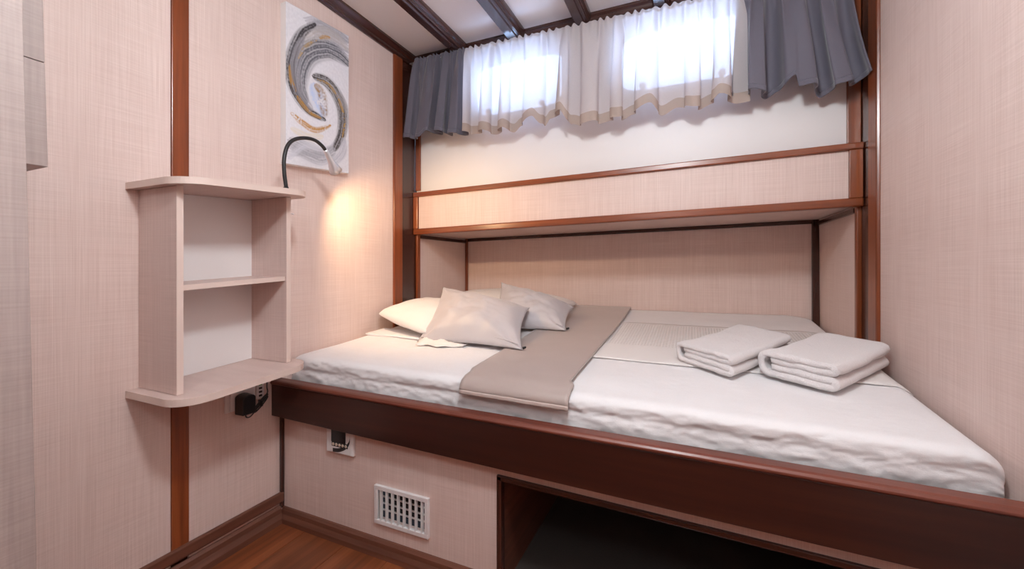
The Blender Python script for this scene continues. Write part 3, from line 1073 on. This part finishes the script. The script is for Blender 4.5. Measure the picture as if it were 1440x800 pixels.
# ------------------------------------------------------------------ painting
PV0, PV1, PZ0, PZ1, PK = 1.066, 1.371, 1.334, 1.938, 0.085
PU = UL + 0.030
pic = thing('painting', 'unframed canvas painting of a grey, white and gold swirl above the lamp', 'painting', (UL, 1.22, 1.334))


def pz(v, z):
    return z + PK * (v - PV0)


add('stretcher', [(x, y, pz(y, z)) for x, y, z in boxv((UL + 0.0005, PU - 0.0012), (PV0, PV1), (PZ0, PZ1))], BOXF, 'white_panel', pic, bevel=0.001)
GN, GM = 190, 380
S, T = np.meshgrid(np.linspace(0, 1, GN + 1), np.linspace(0, 1, GM + 1), indexing='ij')
ASP = 0.505


def art(x, y):                       # sketch units (width 283, height about 700) to canvas fractions
    s = (x - 42) / 283
    top = -12 + 160 * s
    bo = 720 + 55 * s
    return s, (y - top) / (bo - top)


nz = np.array([[noise.noise((a * 6, b * 12, 0)) for b in np.linspace(0, 1, GM + 1)] for a in np.linspace(0, 1, GN + 1)])
nzf = np.array([[noise.noise((a * 40, b * 70, 5)) for b in np.linspace(0, 1, GM + 1)] for a in np.linspace(0, 1, GN + 1)])
cxx, cyy = art(185, 430)
ang = np.arctan2((T - cyy), (S - cxx) * ASP)
rad = np.hypot((T - cyy), (S - cxx) * ASP)
IMG = np.zeros((GN + 1, GM + 1, 3))
st_ = np.sin(rad * 170 + ang * 4 + nz * 5)
for k, c in enumerate((0.76, 0.75, 0.79)):
    IMG[:, :, k] = c + 0.015 * st_ * (0.5 + nz) + 0.05 * nzf


def stroke(pts, width, col, alpha, streak=90, broken=0.0, taper=True, seed=0):
    P = [art(*p) for p in pts]
    P = [(p.x, p.y) for p in smoothpath([(a * ASP, b, 0) for a, b in P], 14)]
    best = np.full(S.shape, 9.0)
    sgn = np.zeros(S.shape)
    par = np.zeros(S.shape)
    for i in range(len(P) - 1):
        ax, ay = P[i]
        bx_, by_ = P[i + 1]
        dx, dy = bx_ - ax, by_ - ay
        L2 = dx * dx + dy * dy + 1e-12
        tt = np.clip(((S * ASP - ax) * dx + (T - ay) * dy) / L2, 0, 1)
        ex, ey = S * ASP - ax - dx * tt, T - ay - dy * tt
        d = np.hypot(ex, ey)
        m = d < best
        best = np.where(m, d, best)
        sgn = np.where(m, np.sign(dx * ey - dy * ex), sgn)
        par = np.where(m, (i + tt) / (len(P) - 1), par)
    wd = width / 700 * 1.05
    prof = np.sin(np.clip(par, 0.0, 1) * math.pi) ** 0.4 * 0.9 + 0.1 if taper else np.ones(S.shape)
    x = best / (wd * prof + 1e-6)
    a = np.clip((1.18 - x) * 1.7, 0, 1)
    sd = sgn * best
    st = 0.5 + 0.25 * np.sin(sd * streak * 4.4 + seed + nz * 3 + par * 3) + 0.25 * np.sin(sd * streak * 2.2 + seed * 2 + nz * 2 - par * 4)
    a = np.clip(a * alpha * (0.50 + 0.70 * st) * np.clip(1 + 0.35 * nzf, 0, 1.2), 0, 1)
    if broken:
        a = a * np.clip((nzf * 0.5 + nz * 0.8 + 0.35) * 4 * (1 - broken) + 0.25, 0, 1)
    a = np.clip(a, 0, 1)[:, :, None]
    IMG[:] = IMG * (1 - a) + np.array(col) * a


for k in range(7):
    q = k * 13
    stroke([(110 + q * 0.6, 60 + q), (190, 62 + q * 1.1), (330, 150 + q * 1.2)], 7 + (k % 3) * 4, (0.50 - 0.05 * (k % 3), 0.49 - 0.05 * (k % 3), 0.54 - 0.05 * (k % 3)), 0.7, seed=20 + k)
    stroke([(300 - q * 0.2, 560 + q), (190, 690 - q * 0.2), (45, 610 + q)], 7 + (k % 2) * 5, (0.52, 0.51, 0.56), 0.55, seed=40 + k)
stroke([(150, 95), (230, 105), (325, 175)], 36, (0.36, 0.36, 0.40), 0.75, seed=1)
stroke([(100, 170), (180, 125), (260, 150), (325, 215)], 30, (0.48, 0.44, 0.42), 0.7, seed=2)
stroke([(330, 280), (265, 222), (195, 200), (130, 225), (98, 295), (95, 375), (125, 450)], 50, (0.12, 0.12, 0.14), 0.95, seed=3)
stroke([(165, 85), (105, 130), (68, 215), (58, 310), (78, 395), (128, 475), (210, 527)], 26, (0.045, 0.04, 0.045), 1.0, seed=4)
stroke([(110, 150), (85, 230), (80, 320), (100, 400), (150, 480)], 30, (0.30, 0.29, 0.32), 0.7, seed=5)
stroke([(55, 270), (64, 350), (95, 430), (140, 490), (190, 518)], 11, (0.42, 0.22, 0.05), 1.0, broken=0.25, seed=6)
stroke([(180, 150), (205, 146), (232, 150)], 9, (0.50, 0.28, 0.08), 0.9, broken=0.2)
stroke([(90, 245), (120, 190), (170, 160)], 8, (0.50, 0.33, 0.14), 0.8, broken=0.4)
stroke([(150, 322), (215, 352), (268, 420), (294, 500), (288, 590), (250, 668)], 34, (0.06, 0.05, 0.045), 1.0, seed=7)
stroke([(240, 380), (290, 440), (318, 500)], 22, (0.32, 0.30, 0.31), 0.8, seed=8)
stroke([(165, 335), (225, 365), (275, 440), (303, 530), (292, 610)], 8, (0.45, 0.27, 0.09), 1.0, broken=0.25, seed=9)
stroke([(255, 660), (190, 690), (110, 655), (50, 615)], 44, (0.36, 0.36, 0.40), 0.8, seed=10)
stroke([(300, 610), (290, 680), (230, 730)], 26, (0.50, 0.50, 0.56), 0.8, seed=11)
stroke([(60, 490), (105, 533), (165, 570), (235, 550)], 15, (0.50, 0.26, 0.07), 0.95, broken=0.25, seed=12)
stroke([(60, 560), (130, 600), (200, 600)], 20, (0.74, 0.66, 0.52), 0.6, seed=13)
stroke([(50, 700), (120, 640), (210, 665)], 16, (0.62, 0.62, 0.68), 0.7, seed=14)
stroke([(155, 355), (175, 430), (205, 510)], 42, (0.46, 0.58, 0.84), 0.75, streak=30, broken=0.1, seed=15)
stroke([(160, 360), (190, 400), (200, 470), (205, 515)], 26, (0.36, 0.22, 0.10), 0.8, streak=30, broken=0.6, seed=16)
vs = [(PU, PV0 + (PV1 - PV0) * S[i, j], pz(PV0 + (PV1 - PV0) * S[i, j], PZ1 + (PZ0 - PZ1) * T[i, j])) for i in range(GN + 1) for j in range(GM + 1)]
cv = add('canvas', vs, gridf(GN, GM), 'painting', pic, smooth=True, solid=0.002)
ca = cv.data.color_attributes.new('paint', 'FLOAT_COLOR', 'POINT')
buf = np.ones(((GN + 1) * (GM + 1), 4), dtype=np.float32)
buf[:, :3] = np.clip(IMG, 0.01, 0.9).reshape(-1, 3)
ca.data.foreach_set('color', buf.ravel())

# ------------------------------------------------------------------ wardrobe edge and overhead cabinet at the near left
wd = thing('wardrobe', 'tall grey-beige woven-look wardrobe side at the left edge of the picture', 'wardrobe', (-1.3, -0.25, 0))


def wv(z):
    return 0.347 + (0.92 - z) * 0.017


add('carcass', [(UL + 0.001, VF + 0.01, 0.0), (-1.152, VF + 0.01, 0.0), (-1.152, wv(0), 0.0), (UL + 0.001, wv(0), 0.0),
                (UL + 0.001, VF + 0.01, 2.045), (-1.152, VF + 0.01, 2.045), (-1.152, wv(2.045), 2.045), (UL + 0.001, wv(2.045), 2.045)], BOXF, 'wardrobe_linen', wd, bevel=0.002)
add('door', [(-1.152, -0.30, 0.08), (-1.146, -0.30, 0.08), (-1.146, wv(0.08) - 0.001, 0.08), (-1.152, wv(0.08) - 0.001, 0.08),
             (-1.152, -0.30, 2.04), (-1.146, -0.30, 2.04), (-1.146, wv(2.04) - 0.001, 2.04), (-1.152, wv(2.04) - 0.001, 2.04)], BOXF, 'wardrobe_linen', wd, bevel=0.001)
oc = thing('overhead_cabinet', 'narrow pale overhead cabinet end hanging beside the wardrobe, top left', 'cabinet', (-1.34, 0.385, 1.161))
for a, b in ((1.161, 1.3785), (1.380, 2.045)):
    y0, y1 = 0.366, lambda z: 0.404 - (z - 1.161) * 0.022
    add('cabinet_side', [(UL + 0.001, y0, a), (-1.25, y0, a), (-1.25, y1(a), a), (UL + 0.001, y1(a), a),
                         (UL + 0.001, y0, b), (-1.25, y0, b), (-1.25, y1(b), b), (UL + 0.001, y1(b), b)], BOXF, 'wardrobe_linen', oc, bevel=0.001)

# ------------------------------------------------------------------ wall socket, charger, control panel, vent
so = thing('wall_socket', 'white surface-mounted wall socket under the wall shelf', 'socket', (UL, 0.91, 0.465))
box('socket_plate', (UL, UL + 0.008), (0.862, 0.966), (0.464, 0.560), 'white_plastic', so, 0.004)
box('socket_face', (UL + 0.008, UL + 0.020), (0.874, 0.956), (0.468, 0.556), 'white_plastic', so, 0.004)
s2 = thing('switch_plate', 'narrow white indicator plate with green marks beside the socket', 'switch', (UL, 0.985, 0.49))
box('switch_body', (UL, UL + 0.008), (0.970, 0.998), (0.480, 0.570), 'white_plastic', s2, 0.003)
for k, mt in enumerate(('green_mark', 'black_plastic', 'black_plastic', 'black_plastic')):
    box('indicator', (UL + 0.008, UL + 0.0095), (0.977, 0.989), (0.528 - 0.013 * k, 0.535 - 0.013 * k), mt, s2, 0.0005)
ch = thing('charger', 'black plug-in charger with a bundled cable in the socket', 'charger', (UL + 0.045, 0.905, 0.455))
oo = []
for k in range(9):
    a = math.pi * k / 8
    oo.append((0.0235 * math.cos(a), 0.055 + 0.012 * math.sin(a)))
oo = [(0.0235, 0.0)] + oo + [(-0.0235, 0.0)]
sweep('charger_body', [(UL + 0.0205, 0.908 + a, 0.457 + b) for a, b in oo], [(UL + 0.062, 0.908 + a * 0.94, 0.457 + b * 0.97) for a, b in oo], 'black_plastic', ch, 0.003)
cu = UL + 0.042
path = smoothpath([(cu, 0.908, 0.458), (cu, 0.909, 0.446), (cu, 0.918, 0.441), (cu - 0.004, 0.934, 0.445), (cu - 0.008, 0.962, 0.470), (cu - 0.012, 0.990, 0.497), (cu - 0.020, 1.000, 0.505), (cu - 0.028, 1.003, 0.520), (cu - 0.034, 1.010, 0.560), (cu - 0.036, 1.012, 0.585)], 5)
cb = tube('cable', path, 0.0022, 'rubber_black', ch, 8)
for k in range(4):
    dz, du = 0.004 * (k - 1.5), 0.004 * (k % 2)
    lpth = []
    for q in range(25):
        th = 2 * math.pi * q / 24
        a = 0.030 * math.cos(th)
        b = 0.006 * math.sin(th)
        lpth.append((cu - 0.008 + du, 0.966 + a * 0.76 - b * 0.6, 0.474 + a * 0.66 + b * 0.76 + dz))
    tube('cable_loop', lpth, 0.0022, 'rubber_black', cb, 8, cap=False)
box('cable_tie', (cu - 0.016, cu + 0.004), (0.961, 0.967), (0.464, 0.486), 'black_plastic', cb, 0.002)

cp = thing('control_panel', 'small white control panel with black display and buttons under the bed rail', 'control panel', (-1.117, 1.07, 0.305))
box('panel_frame', (-1.178, -1.056), (1.062, 1.075), (0.304, 0.398), 'white_plastic', cp, 0.003)
box('face_plate', (-1.154, -1.062), (1.060, 1.062), (0.308, 0.392), 'white_plastic', cp, 0.001)
box('display', (-1.152, -1.086), (1.0585, 1.060), (0.345, 0.388), 'screen_black', cp, 0.001)
box('button_bar', (-1.150, -1.076), (1.0588, 1.060), (0.329, 0.345), 'black_plastic', cp, 0.001)
for k in range(5):
    u = -1.142 + 0.0145 * k
    tube('button', [(u, 1.0590, 0.337), (u, 1.0575, 0.337), (u, 1.0570, 0.337)], [0.0052, 0.0052, 0.004], 'button_cream', cp, 12)
# curved black band printed across the lower right of the face
band = []
for k in range(13):
    a = math.pi * 0.52 * k / 12
    band.append((-1.145 + 0.078 * math.sin(a), 0.314 + 0.05 * (1 - math.cos(a)) * 1.0))
vs = [(u, 1.0596, z - 0.005) for u, z in band] + [(u, 1.0596, z + 0.008) for u, z in band]
vs = [(min(a, -1.064), b, max(min(c, 0.39), 0.309)) for a, b, c in vs]
add('face_band', vs, [(i, i + 1, 13 + i + 1, 13 + i) for i in range(12)], 'black_plastic', cp, solid=0.0006)

av = thing('air_vent', 'white slatted air vent grille low on the bed base panel', 'vent', (-0.859, 1.072, 0.103))
A0, A1, Z0, Z1 = -0.966, -0.752, 0.104, 0.230
boxes('vent_frame', [((A0, A1), (1.064, 1.075), (Z0, Z0 + 0.014)), ((A0, A1), (1.064, 1.075), (Z1 - 0.014, Z1)),
                     ((A0, A0 + 0.014), (1.064, 1.075), (Z0 + 0.014, Z1 - 0.014)), ((A1 - 0.014, A1), (1.064, 1.075), (Z0 + 0.014, Z1 - 0.014))], 'white_plastic', av, 0.0015)
box('vent_shade_sheet', (A0 + 0.010, A1 - 0.010), (1.115, 1.118), (Z0 + 0.010, Z1 - 0.010), 'dark_void', av, 0)  # near-black sheet stands in for the shade behind the slats
first = None
for k in range(8):
    u = A0 + 0.026 + k * 0.0232
    if first is None:
        first = add('vertical_slat', [(u + a, b, c) for a, b, c in
                                      [(-0.0015, 1.0635, Z0 + 0.013), (0.0015, 1.0635, Z0 + 0.013), (0.0025, 1.0745, Z0 + 0.013), (-0.0005, 1.0745, Z0 + 0.013),
                                       (-0.0015, 1.0635, Z1 - 0.013), (0.0015, 1.0635, Z1 - 0.013), (0.0025, 1.0745, Z1 - 0.013), (-0.0005, 1.0745, Z1 - 0.013)]], BOXF, 'white_plastic', av)
    else:
        c = first.copy()
        COL.objects.link(c)
        c.parent = av
        c.location = first.location + Vector((0.0232 * k, 0, 0))
for k in range(4):
    z = Z0 + 0.030 + k * 0.022
    box('rear_slat', (A0 + 0.012, A1 - 0.012), (1.092, 1.096), (z, z + 0.004), 'white_plastic', av, 0)
